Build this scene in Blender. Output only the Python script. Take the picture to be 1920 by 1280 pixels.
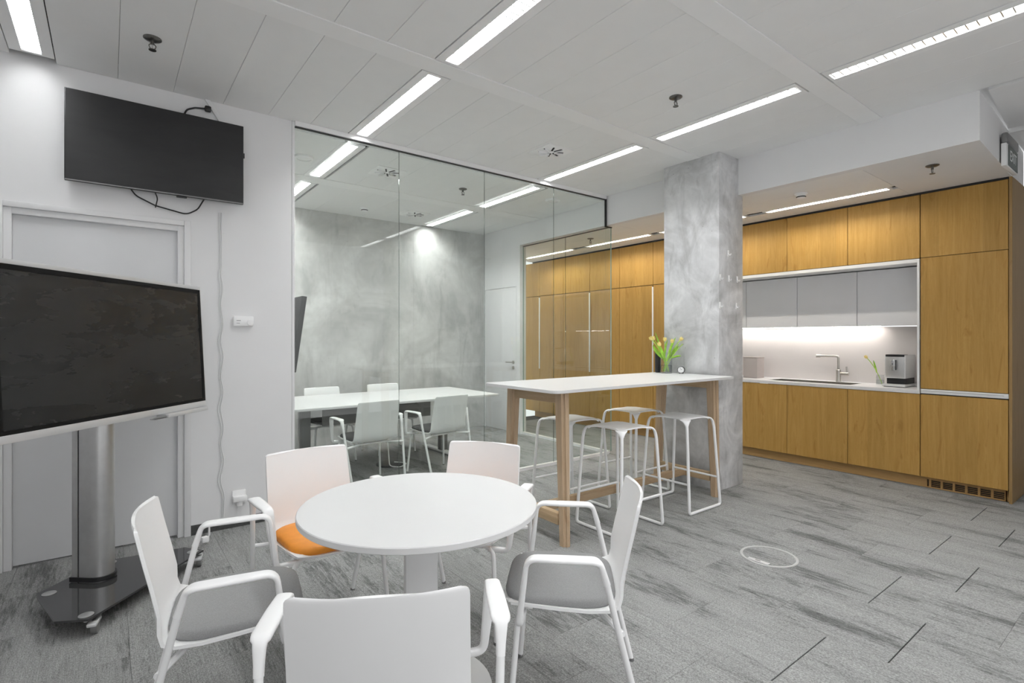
import bpy, bmesh, math, random
from mathutils import Vector, Matrix
random.seed(7)
for _o in list(bpy.data.objects): bpy.data.objects.remove(_o)
S = bpy.context.scene
C = S.collection
PI = math.pi

# ---------------------------------------------------------------- camera, world, exposure
H = 1.38                                   # eye height; photograph taken as 1920x1280, focal length 985 px
cam_d = bpy.data.cameras.new('camera'); cam = bpy.data.objects.new('camera', cam_d); C.objects.link(cam)
cam_d.sensor_width = 36.0; cam_d.lens = 36.0*985/1920; cam_d.shift_y = -5/1920.0
yaw = math.atan2(755, 985)                 # view turned right of the +Y axis
cam.location = (0, 0, H); cam.rotation_euler = (PI/2, 0, -yaw)
cam_d.clip_start = 0.05; cam_d.clip_end = 60
S.camera = cam
W = bpy.data.worlds.new('daylight'); S.world = W; W.use_nodes = True
_bg = W.node_tree.nodes['Background']; _bg.inputs[0].default_value = (0.985, 0.992, 1.0, 1); _bg.inputs[1].default_value = 1.14
S.view_settings.view_transform = 'Standard'; S.view_settings.look = 'None'
S.view_settings.gamma = 1.0; S.view_settings.exposure = 0.0; S.view_settings.use_curve_mapping = False
LAMP = 80.0; MLAMP = 120.0; KLAMP = 140.0; LED = 64.0       # strengths of the office luminaires, kitchen luminaires, worktop strip

# ---------------------------------------------------------------- materials
def nodes(name):
    m = bpy.data.materials.new(name); m.use_nodes = True
    nt = m.node_tree; b = nt.nodes['Principled BSDF']
    return m, nt, b
def lk(nt, a, b): nt.links.new(a, b)
def mat(name, col, rough=0.5, metal=0.0, spec=0.5, bump=0.0, bscale=200.0, var=0.0, vscale=6.0):
    """plain procedural material with slight tonal variation and fine relief"""
    m, nt, b = nodes(name)
    b.inputs['Base Color'].default_value = (*col, 1); b.inputs['Roughness'].default_value = rough
    b.inputs['Metallic'].default_value = metal; b.inputs['Specular IOR Level'].default_value = spec
    tc = nt.nodes.new('ShaderNodeTexCoord')
    if var:
        n = nt.nodes.new('ShaderNodeTexNoise'); n.inputs['Scale'].default_value = vscale; n.inputs['Detail'].default_value = 4
        lk(nt, tc.outputs['Object'], n.inputs['Vector'])
        r = nt.nodes.new('ShaderNodeValToRGB')
        r.color_ramp.elements[0].position = 0.3; r.color_ramp.elements[1].position = 0.7
        r.color_ramp.elements[0].color = (*[c*(1-var) for c in col], 1); r.color_ramp.elements[1].color = (*[min(1, c*(1+var)) for c in col], 1)
        lk(nt, n.outputs['Fac'], r.inputs['Fac']); lk(nt, r.outputs['Color'], b.inputs['Base Color'])
    if bump:
        n2 = nt.nodes.new('ShaderNodeTexNoise'); n2.inputs['Scale'].default_value = bscale; n2.inputs['Detail'].default_value = 2
        lk(nt, tc.outputs['Object'], n2.inputs['Vector'])
        bp = nt.nodes.new('ShaderNodeBump'); bp.inputs['Strength'].default_value = bump; bp.inputs['Distance'].default_value = 0.002
        lk(nt, n2.outputs['Fac'], bp.inputs['Height']); lk(nt, bp.outputs['Normal'], b.inputs['Normal'])
    return m
def emit(name, col, s):
    m = bpy.data.materials.new(name); m.use_nodes = True; nt = m.node_tree; nt.nodes.clear()
    e = nt.nodes.new('ShaderNodeEmission'); o = nt.nodes.new('ShaderNodeOutputMaterial')
    e.inputs[0].default_value = (*col, 1); e.inputs[1].default_value = s; lk(nt, e.outputs[0], o.inputs[0])
    return m
def pane_glass(name, tint, refl=1.0):
    """flat sheet glass: straight transmission plus Fresnel reflection"""
    m = bpy.data.materials.new(name); m.use_nodes = True; nt = m.node_tree; nt.nodes.clear()
    o = nt.nodes.new('ShaderNodeOutputMaterial'); mx = nt.nodes.new('ShaderNodeMixShader')
    t = nt.nodes.new('ShaderNodeBsdfTransparent'); t.inputs[0].default_value = (*tint, 1)
    g = nt.nodes.new('ShaderNodeBsdfGlossy'); g.inputs['Roughness'].default_value = 0.0; g.inputs[0].default_value = (refl, refl, refl, 1)
    f = nt.nodes.new('ShaderNodeLayerWeight'); f.inputs['Blend'].default_value = .5      # Schlick term, the same on both faces
    pw = nt.nodes.new('ShaderNodeMath'); pw.operation = 'POWER'; lk(nt, f.outputs['Facing'], pw.inputs[0]); pw.inputs[1].default_value = 5.0
    ml = nt.nodes.new('ShaderNodeMath'); ml.operation = 'MULTIPLY_ADD'; lk(nt, pw.outputs[0], ml.inputs[0]); ml.inputs[1].default_value = .965; ml.inputs[2].default_value = .035
    lk(nt, ml.outputs[0], mx.inputs[0]); lk(nt, t.outputs[0], mx.inputs[1]); lk(nt, g.outputs[0], mx.inputs[2]); lk(nt, mx.outputs[0], o.inputs[0])
    return m
def mapping(nt, sc, rnd=None, src='Object'):
    tc = nt.nodes.new('ShaderNodeTexCoord'); mp = nt.nodes.new('ShaderNodeMapping')
    out = tc.outputs[src]
    if rnd:
        oi = nt.nodes.new('ShaderNodeObjectInfo'); mul = nt.nodes.new('ShaderNodeVectorMath'); mul.operation = 'MULTIPLY'
        cmb = nt.nodes.new('ShaderNodeCombineXYZ')
        for i in range(3): lk(nt, oi.outputs['Random'], cmb.inputs[i])
        lk(nt, cmb.outputs[0], mul.inputs[0]); mul.inputs[1].default_value = rnd
        add = nt.nodes.new('ShaderNodeVectorMath'); add.operation = 'ADD'
        lk(nt, out, add.inputs[0]); lk(nt, mul.outputs[0], add.inputs[1]); out = add.outputs[0]
    mp.inputs['Scale'].default_value = sc; lk(nt, out, mp.inputs['Vector'])
    return mp.outputs['Vector']
def noise(nt, vec, scale=1.0, detail=4.0, rough=0.55, dist=0.0):
    n = nt.nodes.new('ShaderNodeTexNoise'); n.inputs['Scale'].default_value = scale; n.inputs['Detail'].default_value = detail
    n.inputs['Roughness'].default_value = rough; n.inputs['Distortion'].default_value = dist
    lk(nt, vec, n.inputs['Vector']); return n.outputs['Fac']
def ramp(nt, fac, *stops):
    r = nt.nodes.new('ShaderNodeValToRGB'); e = r.color_ramp.elements
    while len(e) < len(stops): e.new(0.5)
    for i, (p, c) in enumerate(stops):
        e[i].position = p; e[i].color = (*c, 1) if isinstance(c, tuple) else (c, c, c, 1)
    lk(nt, fac, r.inputs['Fac']); return r.outputs['Color']
def mixc(nt, fac, a, b, mode='MIX'):
    m = nt.nodes.new('ShaderNodeMix'); m.data_type = 'RGBA'; m.blend_type = mode
    for sock, v in ((m.inputs[0], fac), (m.inputs[6], a), (m.inputs[7], b)):
        if hasattr(v, 'links'): lk(nt, v, sock)
        else: sock.default_value = v if not isinstance(v, tuple) else (*v, 1)
    return m.outputs[2]
def wood(name, lo, hi, dark, boards=0.15, axis='z', knots=True, rough=0.45):
    """veneer: board-to-board tone, long grain, a few dark knots; grain along the object's given axis"""
    m, nt, b = nodes(name)
    sc = {'z': (1, 1, .045), 'x': (.045, 1, 1), 'y': (1, .045, 1)}[axis]
    v = mapping(nt, sc, (3.7, 5.3, 9.1))
    g1 = noise(nt, v, 46, 6, .66, .9); v_ = mapping(nt, tuple(c if c == 1 else c*3.2 for c in sc), (4.1, 7.7, 2.3)); g2 = noise(nt, v_, 7.5, 4, .62, 2.6)
    base = ramp(nt, g1, (.28, lo), (.55, tuple((a+c)/2 for a, c in zip(lo, hi))), (.78, hi))
    streak = ramp(nt, g2, (.33, dark), (.42, (1., 1., 1.)), (.50, (.93, .90, .86)), (.53, (1., 1., 1.)), (.585, (.90, .86, .80)), (.61, (1., 1., 1.)))
    col = mixc(nt, .55, base, streak, 'MULTIPLY')
    if boards:
        vb = mapping(nt, (1, 1, 1) , (2.1, 6.3, 4.2))
        sep = nt.nodes.new('ShaderNodeSeparateXYZ'); lk(nt, vb, sep.inputs[0])
        dv = nt.nodes.new('ShaderNodeMath'); dv.operation = 'DIVIDE'; lk(nt, sep.outputs['Y' if axis != 'y' else 'X'], dv.inputs[0]); dv.inputs[1].default_value = boards
        fl = nt.nodes.new('ShaderNodeMath'); fl.operation = 'FLOOR'; lk(nt, dv.outputs[0], fl.inputs[0])
        wn = nt.nodes.new('ShaderNodeTexWhiteNoise'); wn.noise_dimensions = '1D'; lk(nt, fl.outputs[0], wn.inputs['W'])
        tone = ramp(nt, wn.outputs['Value'], (0., .87), (1., 1.0))
        col = mixc(nt, 1.0, col, tone, 'MULTIPLY')
    if knots:
        vk = mapping(nt, (1, 1, .42), (1.7, 8.3, 3.1))
        vo = nt.nodes.new('ShaderNodeTexVoronoi'); vo.inputs['Scale'].default_value = 3.2; lk(nt, vk, vo.inputs['Vector'])
        kn = ramp(nt, vo.outputs['Distance'], (.018, (.30, .22, .15)), (.05, (.78, .72, .66)), (.12, (1., 1., 1.)))
        col = mixc(nt, 1.0, col, kn, 'MULTIPLY')
    lk(nt, col, b.inputs['Base Color']); b.inputs['Roughness'].default_value = rough; b.inputs['Specular IOR Level'].default_value = .35
    bp = nt.nodes.new('ShaderNodeBump'); bp.inputs['Strength'].default_value = .15; bp.inputs['Distance'].default_value = .001
    lk(nt, g1, bp.inputs['Height']); lk(nt, bp.outputs['Normal'], b.inputs['Normal'])
    return m
def concrete(name, lo, hi, scale, stain=.6):
    m, nt, b = nodes(name)
    v = mapping(nt, (1, 1, 1), None)
    big = noise(nt, v, scale, 6, .6, .8); fine = noise(nt, v, scale*9, 4, .6)
    v2 = mapping(nt, (1, 1, .28), None); dr = noise(nt, v2, scale*2.2, 5, .65, 1.5)
    col = ramp(nt, big, (.32, lo), (.50, tuple((a+c)/2 for a, c in zip(lo, hi))), (.66, hi))
    st = ramp(nt, dr, (.30, (stain,)*3), (.48, (1., 1., 1.)))
    col = mixc(nt, .8, col, st, 'MULTIPLY')
    col = mixc(nt, .25, col, ramp(nt, fine, (.35, .75), (.65, 1.0)), 'MULTIPLY')
    pits = nt.nodes.new('ShaderNodeTexVoronoi'); pits.inputs['Scale'].default_value = 9; lk(nt, v, pits.inputs['Vector'])
    col = mixc(nt, 1.0, col, ramp(nt, pits.outputs['Distance'], (.02, .45), (.05, 1.0)), 'MULTIPLY')
    lk(nt, col, b.inputs['Base Color']); b.inputs['Roughness'].default_value = .65; b.inputs['Specular IOR Level'].default_value = .3
    bp = nt.nodes.new('ShaderNodeBump'); bp.inputs['Strength'].default_value = .2; bp.inputs['Distance'].default_value = .003
    lk(nt, fine, bp.inputs['Height']); lk(nt, bp.outputs['Normal'], b.inputs['Normal'])
    return m
def carpet(name):
    """cut pile tile: light grey pile, smudged dark patches drawn out along Y, every tile another piece of the pattern"""
    m, nt, b = nodes(name)
    v = mapping(nt, (1, .13, 1), (13., 37., 5.)); lines = noise(nt, v, 62, 5, .75, .15)
    v2 = mapping(nt, (1, .22, 1), (31., 17., 3.)); patch = noise(nt, v2, 6.2, 3, .55, .4)
    v3 = mapping(nt, (1, .6, 1), (3., 7., 1.)); pile = noise(nt, v3, 210, 3, .8)
    v4 = mapping(nt, (1, .03, 1), None); rib = noise(nt, v4, 230, 1, .5)
    add = nt.nodes.new('ShaderNodeMath'); add.operation = 'MULTIPLY_ADD'; lk(nt, patch, add.inputs[0]); add.inputs[1].default_value = .80
    geo = nt.nodes.new('ShaderNodeNewGeometry'); mp5 = nt.nodes.new('ShaderNodeMapping'); mp5.inputs['Scale'].default_value = (1, .22, 1); lk(nt, geo.outputs['Position'], mp5.inputs['Vector'])
    laid = noise(nt, mp5.outputs['Vector'], 5.6, 3, .55, .4)                 # patch pattern that runs on across neighbouring tiles
    add0 = nt.nodes.new('ShaderNodeMath'); add0.operation = 'MULTIPLY_ADD'; lk(nt, laid, add0.inputs[0]); add0.inputs[1].default_value = .95
    lk(nt, lines, add0.inputs[2]); lk(nt, add0.outputs[0], add.inputs[2])
    mr = nt.nodes.new('ShaderNodeMapRange'); lk(nt, add.outputs[0], mr.inputs[0]); mr.inputs[1].default_value = 1.055; mr.inputs[2].default_value = 1.53
    col = ramp(nt, mr.outputs[0], (.0, (.165, .167, .165)), (.28, (.24, .242, .238)), (.50, (.35, .352, .347)), (1.0, (.405, .407, .401)))
    col = mixc(nt, .75, col, ramp(nt, pile, (.36, .34), (.64, 1.14)), 'MULTIPLY')
    col = mixc(nt, .35, col, ramp(nt, rib, (.35, .6), (.62, 1.1)), 'MULTIPLY')
    lk(nt, col, b.inputs['Base Color']); b.inputs['Roughness'].default_value = .95; b.inputs['Specular IOR Level'].default_value = .1
    bp = nt.nodes.new('ShaderNodeBump'); bp.inputs['Strength'].default_value = .5; bp.inputs['Distance'].default_value = .003
    lk(nt, pile, bp.inputs['Height']); lk(nt, bp.outputs['Normal'], b.inputs['Normal'])
    return m
def screen_glass(name, col, rough, smudge):
    m, nt, b = nodes(name)
    v = mapping(nt, (.8, .8, 2.6), None); n1 = noise(nt, v, 2.6, 5, .6, .25)
    lk(nt, ramp(nt, n1, (.34, col), (.82, tuple(c+smudge for c in col))), b.inputs['Base Color'])
    lk(nt, ramp(nt, n1, (.35, rough), (.7, rough+.14)), b.inputs['Roughness'])
    b.inputs['Specular IOR Level'].default_value = .32
    return m

M = {}
M['wall'] = mat('white_paint', (.81, .81, .815), .6, bump=.05, bscale=300, var=.015, vscale=2)
M['wall2'] = mat('white_plaster', (.82, .82, .825), .6, var=.015, vscale=2)
M['door'] = mat('white_door_lacquer', (.76, .765, .775), .35, var=.01)
M['casing'] = mat('white_casing_lacquer', (.80, .80, .805), .35, var=.01)
M['ceil'] = mat('ceiling_panel_metal', (.87, .872, .868), .55, bump=.08, bscale=900, var=.01)
M['beam'] = mat('ceiling_band_paint', (.91, .91, .907), .55, var=.01)
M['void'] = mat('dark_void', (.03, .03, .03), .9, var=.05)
M['carpet'] = carpet('carpet_tile')
M['subfloor'] = mat('subfloor', (.05, .05, .05), .95, var=.2)
M['skirt'] = mat('carpet_skirting', (.075, .076, .075), .95, bump=.4, bscale=400, var=.2, vscale=60)
M['conc_wall'] = concrete('wall_concrete', (.44, .44, .432), (.70, .70, .69), 1.3, .74)
M['conc_col'] = concrete('pillar_concrete', (.44, .44, .44), (.80, .80, .805), 2.6, .72)
M['oak'] = wood('oak_veneer', (.43, .245, .058), (.58, .355, .106), (.70, .58, .44), .15)
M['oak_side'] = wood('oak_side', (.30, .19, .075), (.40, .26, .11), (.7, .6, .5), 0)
M['oak_x'] = wood('oak_plinth', (.40, .24, .09), (.52, .33, .14), (.7, .6, .5), 0, axis='y', knots=False)
M['ash'] = wood('ash_leg', (.47, .335, .215), (.64, .49, .34), (.72, .62, .52), 0, knots=False)
M['ash_y'] = wood('ash_cross', (.47, .335, .20), (.63, .48, .31), (.72, .62, .52), 0, axis='y', knots=False)
M['ash_x'] = wood('ash_long', (.40, .28, .17), (.58, .43, .28), (.6, .5, .42), 0, axis='x', knots=False)
M['white'] = mat('white_plastic', (.91, .91, .91), .38, var=.008)
M['white_metal'] = mat('white_powder_coat', (.89, .89, .89), .32, var=.008)
M['tabletop'] = mat('white_laminate', (.71, .71, .71), .35, var=.006, vscale=3)
M['hpl_edge'] = mat('white_edge', (.70, .70, .70), .45, var=.01)
M['cupboard'] = mat('grey_white_lacquer', (.74, .745, .77), .3, var=.008)
M['splash'] = mat('blush_white_glass', (.77, .735, .72), .28, var=.01)
M['worktop'] = mat('white_worktop', (.80, .795, .80), .3, var=.02, vscale=40)
M['grey_fabric'] = mat('grey_seat_fabric', (.30, .30, .30), .9, spec=.2, bump=.35, bscale=500, var=.10, vscale=300)
M['dark_fabric'] = mat('charcoal_seat_fabric', (.055, .055, .055), .9, spec=.2, bump=.3, bscale=500, var=.15, vscale=300)
M['orange'] = mat('orange_seat_leather', (.80, .29, .028), .5, spec=.4, bump=.15, bscale=260, var=.05, vscale=30)
M['grey_rim'] = mat('grey_outlet_rim', (.48, .48, .475), .5, var=.03)
M['steel'] = mat('brushed_steel', (.52, .50, .47), .3, 1.0, var=.05, vscale=40)
M['chrome'] = mat('chrome', (.72, .72, .72), .12, 1.0, var=.02)
M['alu'] = mat('brushed_aluminium', (.60, .60, .60), .34, .9, var=.03, vscale=30)
M['silver'] = mat('silver_frame', (.66, .665, .67), .35, .3, var=.01)
M['grey_metal'] = mat('grey_metal', (.22, .22, .22), .45, .4, var=.03)
M['black'] = mat('black_plastic', (.012, .012, .013), .4, var=.1)
M['rail_black'] = mat('black_glazing_rail', (.012, .012, .012), .45, var=.1)
M['bezel'] = mat('matt_black_bezel', (.006, .006, .006), .6, spec=.15, var=.1)
M['tv_screen'] = screen_glass('television_glass', (.020, .020, .021), .34, .012)
M['touch_screen'] = screen_glass('touch_screen_glass', (.018, .020, .021), .22, .010)
M['base_glass'] = mat('dark_base_glass', (.045, .045, .046), .06, spec=.6, var=.05)
M['glass'] = pane_glass('partition_glass', (.945, .965, .952))
M['glass_edge'] = mat('glass_edge_green', (.30, .40, .36), .2, var=.05)
M['joint'] = pane_glass('clear_glazing_joint', (.80, .82, .81), .8)
M['vase'] = pane_glass('vase_glass', (.955, .965, .965), .9)
M['water'] = pane_glass('vase_water', (.93, .96, .95), .6)
M['lamp'] = emit('luminaire_tube', (.985, .995, 1.0), LAMP)
M['lamp_dim'] = emit('luminaire_tube_dimmed', (.985, .995, 1.0), LAMP*.40)
M['mlamp'] = emit('meeting_tube', (.99, 1.0, .99), MLAMP)
M['klamp'] = emit('kitchen_tube', (1.0, .93, .82), KLAMP)
M['led'] = emit('worktop_led', (1.0, .93, .87), LED)
M['louvre'] = mat('louvre_aluminium', (.82, .82, .82), .25, .75, var=.04, vscale=60)
M['leaf'] = mat('tulip_leaf', (.30, .56, .045), .5, var=.3, vscale=20)
M['stem'] = mat('tulip_stem', (.40, .64, .07), .5, var=.15, vscale=20)
M['petal'] = mat('tulip_petal', (.90, .70, .24), .55, var=.22, vscale=45)
M['greige'] = mat('greige_box', (.40, .36, .345), .5, var=.03)
M['sign_dark'] = mat('sign_panel', (.085, .11, .10), .4, var=.05)
M['sign_grey'] = mat('sign_housing', (.20, .20, .20), .3, var=.05)
M['dark_steel'] = mat('sprinkler_metal', (.17, .165, .155), .3, .9, var=.15, vscale=80)

# ---------------------------------------------------------------- mesh helpers
def box(bm, x0, y0, z0, x1, y1, z1, bev=0.0, seg=2):
    r = bmesh.ops.create_cube(bm, size=1.0)
    vs = r['verts']
    bmesh.ops.scale(bm, vec=(abs(x1-x0), abs(y1-y0), abs(z1-z0)), verts=vs)
    bmesh.ops.translate(bm, vec=((x0+x1)/2, (y0+y1)/2, (z0+z1)/2), verts=vs)
    if bev:
        es = list({e for v in vs for e in v.link_edges})
        bmesh.ops.bevel(bm, geom=es, offset=bev, segments=seg, affect='EDGES', profile=.5)
    return bm
def bx(*a, **k): return box(bmesh.new(), *a, **k)
def rounded(pts, r, seg=5):
    """polyline with its inner corners replaced by arcs"""
    P = [Vector(p) for p in pts]; out = [P[0]]
    rs = r if isinstance(r, (list, tuple)) else [r]*(len(P)-2)
    for i in range(1, len(P)-1):
        a, b, c = P[i-1], P[i], P[i+1]; u = (a-b); w = (c-b)
        ang = u.angle(w); t = min(rs[i-1]/math.tan(ang/2), u.length*.49, w.length*.49)
        p0 = b+u.normalized()*t; p1 = b+w.normalized()*t
        for k in range(seg+1):
            s = k/seg; out.append(p0*(1-s)**2+b*2*s*(1-s)+p1*s*s)
    out.append(P[-1]); return out
def sweep(bm, pts, rad, n=10, side=None):
    """tube along pts; rad a number, or a list of numbers / (across, thick) pairs"""
    P = [Vector(p) for p in pts]; N = len(P)
    R = rad if isinstance(rad, list) else [rad]*N
    T = []
    for i in range(N):
        t = (P[min(i+1, N-1)]-P[max(i-1, 0)]); T.append(t.normalized())
    ref = Vector(side) if side else (Vector((0, 0, 1)) if abs(T[0].z) < .8 else Vector((1, 0, 0)))
    a = (ref-T[0]*ref.dot(T[0])).normalized(); rings = []
    for i in range(N):
        src = Vector(side) if side else a
        a = (src-T[i]*src.dot(T[i]))
        a = a.normalized() if a.length > 1e-6 else T[i].orthogonal().normalized()
        b = T[i].cross(a); ra, rb = R[i] if isinstance(R[i], tuple) else (R[i], R[i])
        rings.append([bm.verts.new(P[i]+a*(ra*math.cos(2*PI*k/n))+b*(rb*math.sin(2*PI*k/n))) for k in range(n)])
    for i in range(N-1):
        for k in range(n):
            bm.faces.new((rings[i][k], rings[i][(k+1) % n], rings[i+1][(k+1) % n], rings[i+1][k]))
    bm.faces.new(rings[0][::-1]); bm.faces.new(rings[-1])
    return bm
def tube(pts, rad, n=10, side=None): return sweep(bmesh.new(), pts, rad, n, side)
def lathe(bm, prof, n=24, c=(0, 0, 0)):
    """surface of revolution about z through (r, z) points"""
    rings = []
    for r, z in prof:
        if r < 1e-6: rings.append([bm.verts.new((c[0], c[1], c[2]+z))])
        else: rings.append([bm.verts.new((c[0]+r*math.cos(2*PI*k/n), c[1]+r*math.sin(2*PI*k/n), c[2]+z)) for k in range(n)])
    for a, b in zip(rings, rings[1:]):
        for k in range(n):
            q = [a[k % len(a)], a[(k+1) % len(a)], b[(k+1) % len(b)], b[k % len(b)]]
            q = [v for i, v in enumerate(q) if v not in q[:i]]
            if len(q) > 2: bm.faces.new(q)
    return bm
def prism(bm, poly, z0, z1, bev=0.0):
    """polygon in x, y drawn out between two heights"""
    lo = [bm.verts.new((x, y, z0)) for x, y in poly]; hi = [bm.verts.new((x, y, z1)) for x, y in poly]
    n = len(poly); fs = [bm.faces.new(lo[::-1]), bm.faces.new(hi)]
    for i in range(n): fs.append(bm.faces.new((lo[i], lo[(i+1) % n], hi[(i+1) % n], hi[i])))
    if bev:
        es = [e for e in {e for f in fs[:2] for e in f.edges}]
        bmesh.ops.bevel(bm, geom=es, offset=bev, segments=2, affect='EDGES')
    return bm
def xf(bm, m):
    bmesh.ops.transform(bm, matrix=m, verts=bm.verts); return bm
def mesh(name, bm, material, smooth=40):
    bmesh.ops.recalc_face_normals(bm, faces=bm.faces)
    me = bpy.data.meshes.new(name); bm.to_mesh(me); bm.free()
    if material: me.materials.append(material)
    if smooth:
        me.shade_smooth(); me.set_sharp_from_angle(angle=math.radians(smooth))
    return me
def obj(name, bm, material, parent=None, loc=(0, 0, 0), rz=0.0, smooth=40):
    me = bm if isinstance(bm, bpy.types.Mesh) else mesh(name, bm, material, smooth)
    o = bpy.data.objects.new(name, me); C.objects.link(o)
    o.location = loc; o.rotation_euler = (0, 0, rz)
    if parent: o.parent = parent
    return o
def tag(o, label, cat, group=None):
    o['label'] = label; o['category'] = cat
    if group: o['group'] = group
    return o
def thing(name, label, cat, loc=(0, 0, 0), rz=0.0, group=None):
    o = bpy.data.objects.new(name, None); C.objects.link(o); o.empty_display_size = .05
    o.location = loc; o.rotation_euler = (0, 0, rz)
    return tag(o, label, cat, group)
def struct(name, bm=None, material=None, parent=None, loc=(0, 0, 0), rz=0.0, smooth=40):
    if bm is None:
        o = bpy.data.objects.new(name, None); C.objects.link(o); o.location = loc; o.rotation_euler = (0, 0, rz)
    else: o = obj(name, bm, material, parent, loc, rz, smooth)
    if parent: o.parent = parent
    else: o['kind'] = 'structure'
    return o
def dup(root, loc=None, rz=None, label=None):
    r = root.copy(); C.objects.link(r)
    if loc is not None: r.location = loc
    if rz is not None: r.rotation_euler = (0, 0, rz)
    if label: r['label'] = label
    for ch in root.children:
        c = ch.copy(); C.objects.link(c); c.parent = r
        for g in ch.children:
            d = g.copy(); C.objects.link(d); d.parent = c
    return r

# ---------------------------------------------------------------- room: floor
YW = 4.30          # plane of the white wall and of the glass partition
XG = 4.72          # plane of the bulkhead and of the side glazing
XK = 5.98          # plane of the cabinet doors
ZC = 3.08; ZM = 3.03; ZK = 2.74    # office, meeting room and kitchen ceilings
YB = 6.90          # concrete wall
floor = struct('floor', bx(-2.0, -.9, -.12, 8.0, 7.3, -.008), M['subfloor'])
TP = .5125
tile_me = {}
def tile_mesh(w, d):
    k = (round(w, 3), round(d, 3))
    if k not in tile_me:
        tile_me[k] = mesh('carpet_tile', bx(0, 0, -.007, w, d, 0, bev=.0008, seg=1), M['carpet'], 0)
    return tile_me[k]
for i in range(-7, 9):
    x0 = 2.635+(i-1)*TP; y_off = .80 if (i % 2) else 1.045
    for j in range(-3, 13):
        y0 = y_off+j*.507; x1, y1 = x0+TP-.0008, y0+.507-.0008
        if j == 0: y0 += .0045
        if x1 < -1.6 or x0 > 6.3 or y1 < .05 or y0 > YB or (x0 > 4.9 and y1 < .2): continue
        if x1 < .9 and y0 > YW: continue
        fx = .608*(x0+x1)/2+.794*(y0+y1)/2
        if fx < .9: continue
        y1 = min(y1, YB)
        obj('carpet_tile', tile_mesh(x1-x0, y1-y0), None, floor, (x0, y0, 0))

# ---------------------------------------------------------------- room: walls
wl = struct('wall_left', bx(.452, YW, 0, 1.13, YW+.12, ZC+.14), M['wall'])
obj('wall_segment', bx(-2.0, YW, 2.20, .452, YW+.12, ZC+.14), M['wall'], wl)
obj('wall_segment', bx(-2.0, YW, 0, -.545, YW+.12, 2.20), M['wall'], wl)
obj('wall_end_post', bx(1.131, YW-.004, 0, 1.150, YW+.124, ZC-.001), M['casing'], wl)
struct('baseboard_left', bx(.455, YW-.010, 0, 1.128, YW-.0005, .068), M['skirt'])
d1 = struct('door_1', bx(-.462, YW+.035, .012, .376, YW+.075, 2.128, bev=.002), M['door'])
obj('door_frame', bx(.376, YW-.004, 0, .413, YW+.10, 2.165, bev=.002), M['casing'], d1)
obj('door_frame', bx(-.499, YW-.004, 0, -.462, YW+.10, 2.165, bev=.002), M['casing'], d1)
obj('door_frame', bx(-.462, YW-.004, 2.128, .376, YW+.10, 2.165, bev=.002), M['casing'], d1)
obj('door_casing', bx(.413, YW-.022, 0, .452, YW+.02, 2.20, bev=.003), M['casing'], d1)
obj('door_casing', bx(-.545, YW-.022, 0, -.499, YW+.02, 2.20, bev=.003), M['casing'], d1)
obj('door_casing', bx(-.499, YW-.022, 2.165, .413, YW+.02, 2.20, bev=.003), M['casing'], d1)

wb = struct('wall_back', bx(1.0, YB+.0022, 0, XG+.12, YB+.15, ZC), M['conc_wall'])
cx = [1.0, 1.10, 2.30, 3.49, 4.717]
for a, b_ in zip(cx, cx[1:]):
    for z0, z1 in ((0, 1.515), (1.519, ZM)):
        obj('concrete_panel', bx(a+.0018, YB, z0, b_-.0018, YB+.0022, z1, bev=.0009, seg=1), M['conc_wall'], wb)
struct('added_wall_side', bx(-2.1, -.9, 0, -2.0, YW+.12, ZC+.14), M['wall'])  # unseen, added to keep side daylight off the left floor and chairs
struct('added_wall_rear', bx(4.2, -1.0, 0, 8.1, -.9, ZC+.14), M['wall'])  # unseen partial wall, added as occluder to darken the bulkhead end
struct('added_wall_corridor', bx(8.0, -.9, 0, 8.1, .99, ZC+.14), M['wall'])  # unseen, added with the rear piece to block daylight from the right
struct('wall_meeting', bx(1.02, YW+.124, 0, 1.12, YB, ZM), M['wall'])
wr = struct('wall_right', bx(XG, 6.875, 0, XG+.11, YB, ZK), M['wall2'])
obj('wall_segment', bx(XG, 5.967, 0, XG+.11, 6.05, ZK), M['wall2'], wr)
obj('wall_segment', bx(XG, 6.05, 2.165, XG+.11, 6.875, ZK), M['wall2'], wr)
d2 = struct('door_2', bx(XG+.006, 6.072, .006, XG+.05, 6.853, 2.145, bev=.002), M['casing'])
obj('door_frame', bx(XG-.002, 6.05, 0, XG+.10, 6.070, 2.165), M['casing'], d2)
obj('door_frame', bx(XG-.002, 6.855, 0, XG+.10, 6.875, 2.165), M['casing'], d2)
obj('door_frame', bx(XG-.002, 6.070, 2.147, XG+.10, 6.855, 2.165), M['casing'], d2)
hd = obj('door_handle', lathe(bmesh.new(), [(0, 0), (.026, 0), (.026, .008), (0, .008)], 20), M['steel'], d2)
hd.rotation_euler = (0, -PI/2, 0); hd.location = (XG+.006, 6.13, 1.035)
obj('lever', tube(rounded([(0, 0, .008), (0, 0, .05), (0, .125, .05)], .015), .009), M['steel'], hd)
ky = obj('key_rosette', lathe(bmesh.new(), [(0, 0), (.026, 0), (.026, .008), (.008, .008), (.008, .014), (0, .014)], 20), M['steel'], d2)
ky.rotation_euler = (0, -PI/2, 0); ky.location = (XG+.006, 6.13, .955)
for z in (.25, 1.0, 1.85):
    obj('hinge', tube([(XG-.012, 6.862, z-.045), (XG-.012, 6.862, z+.045)], .009, 10), M['casing'], d2)

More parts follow.
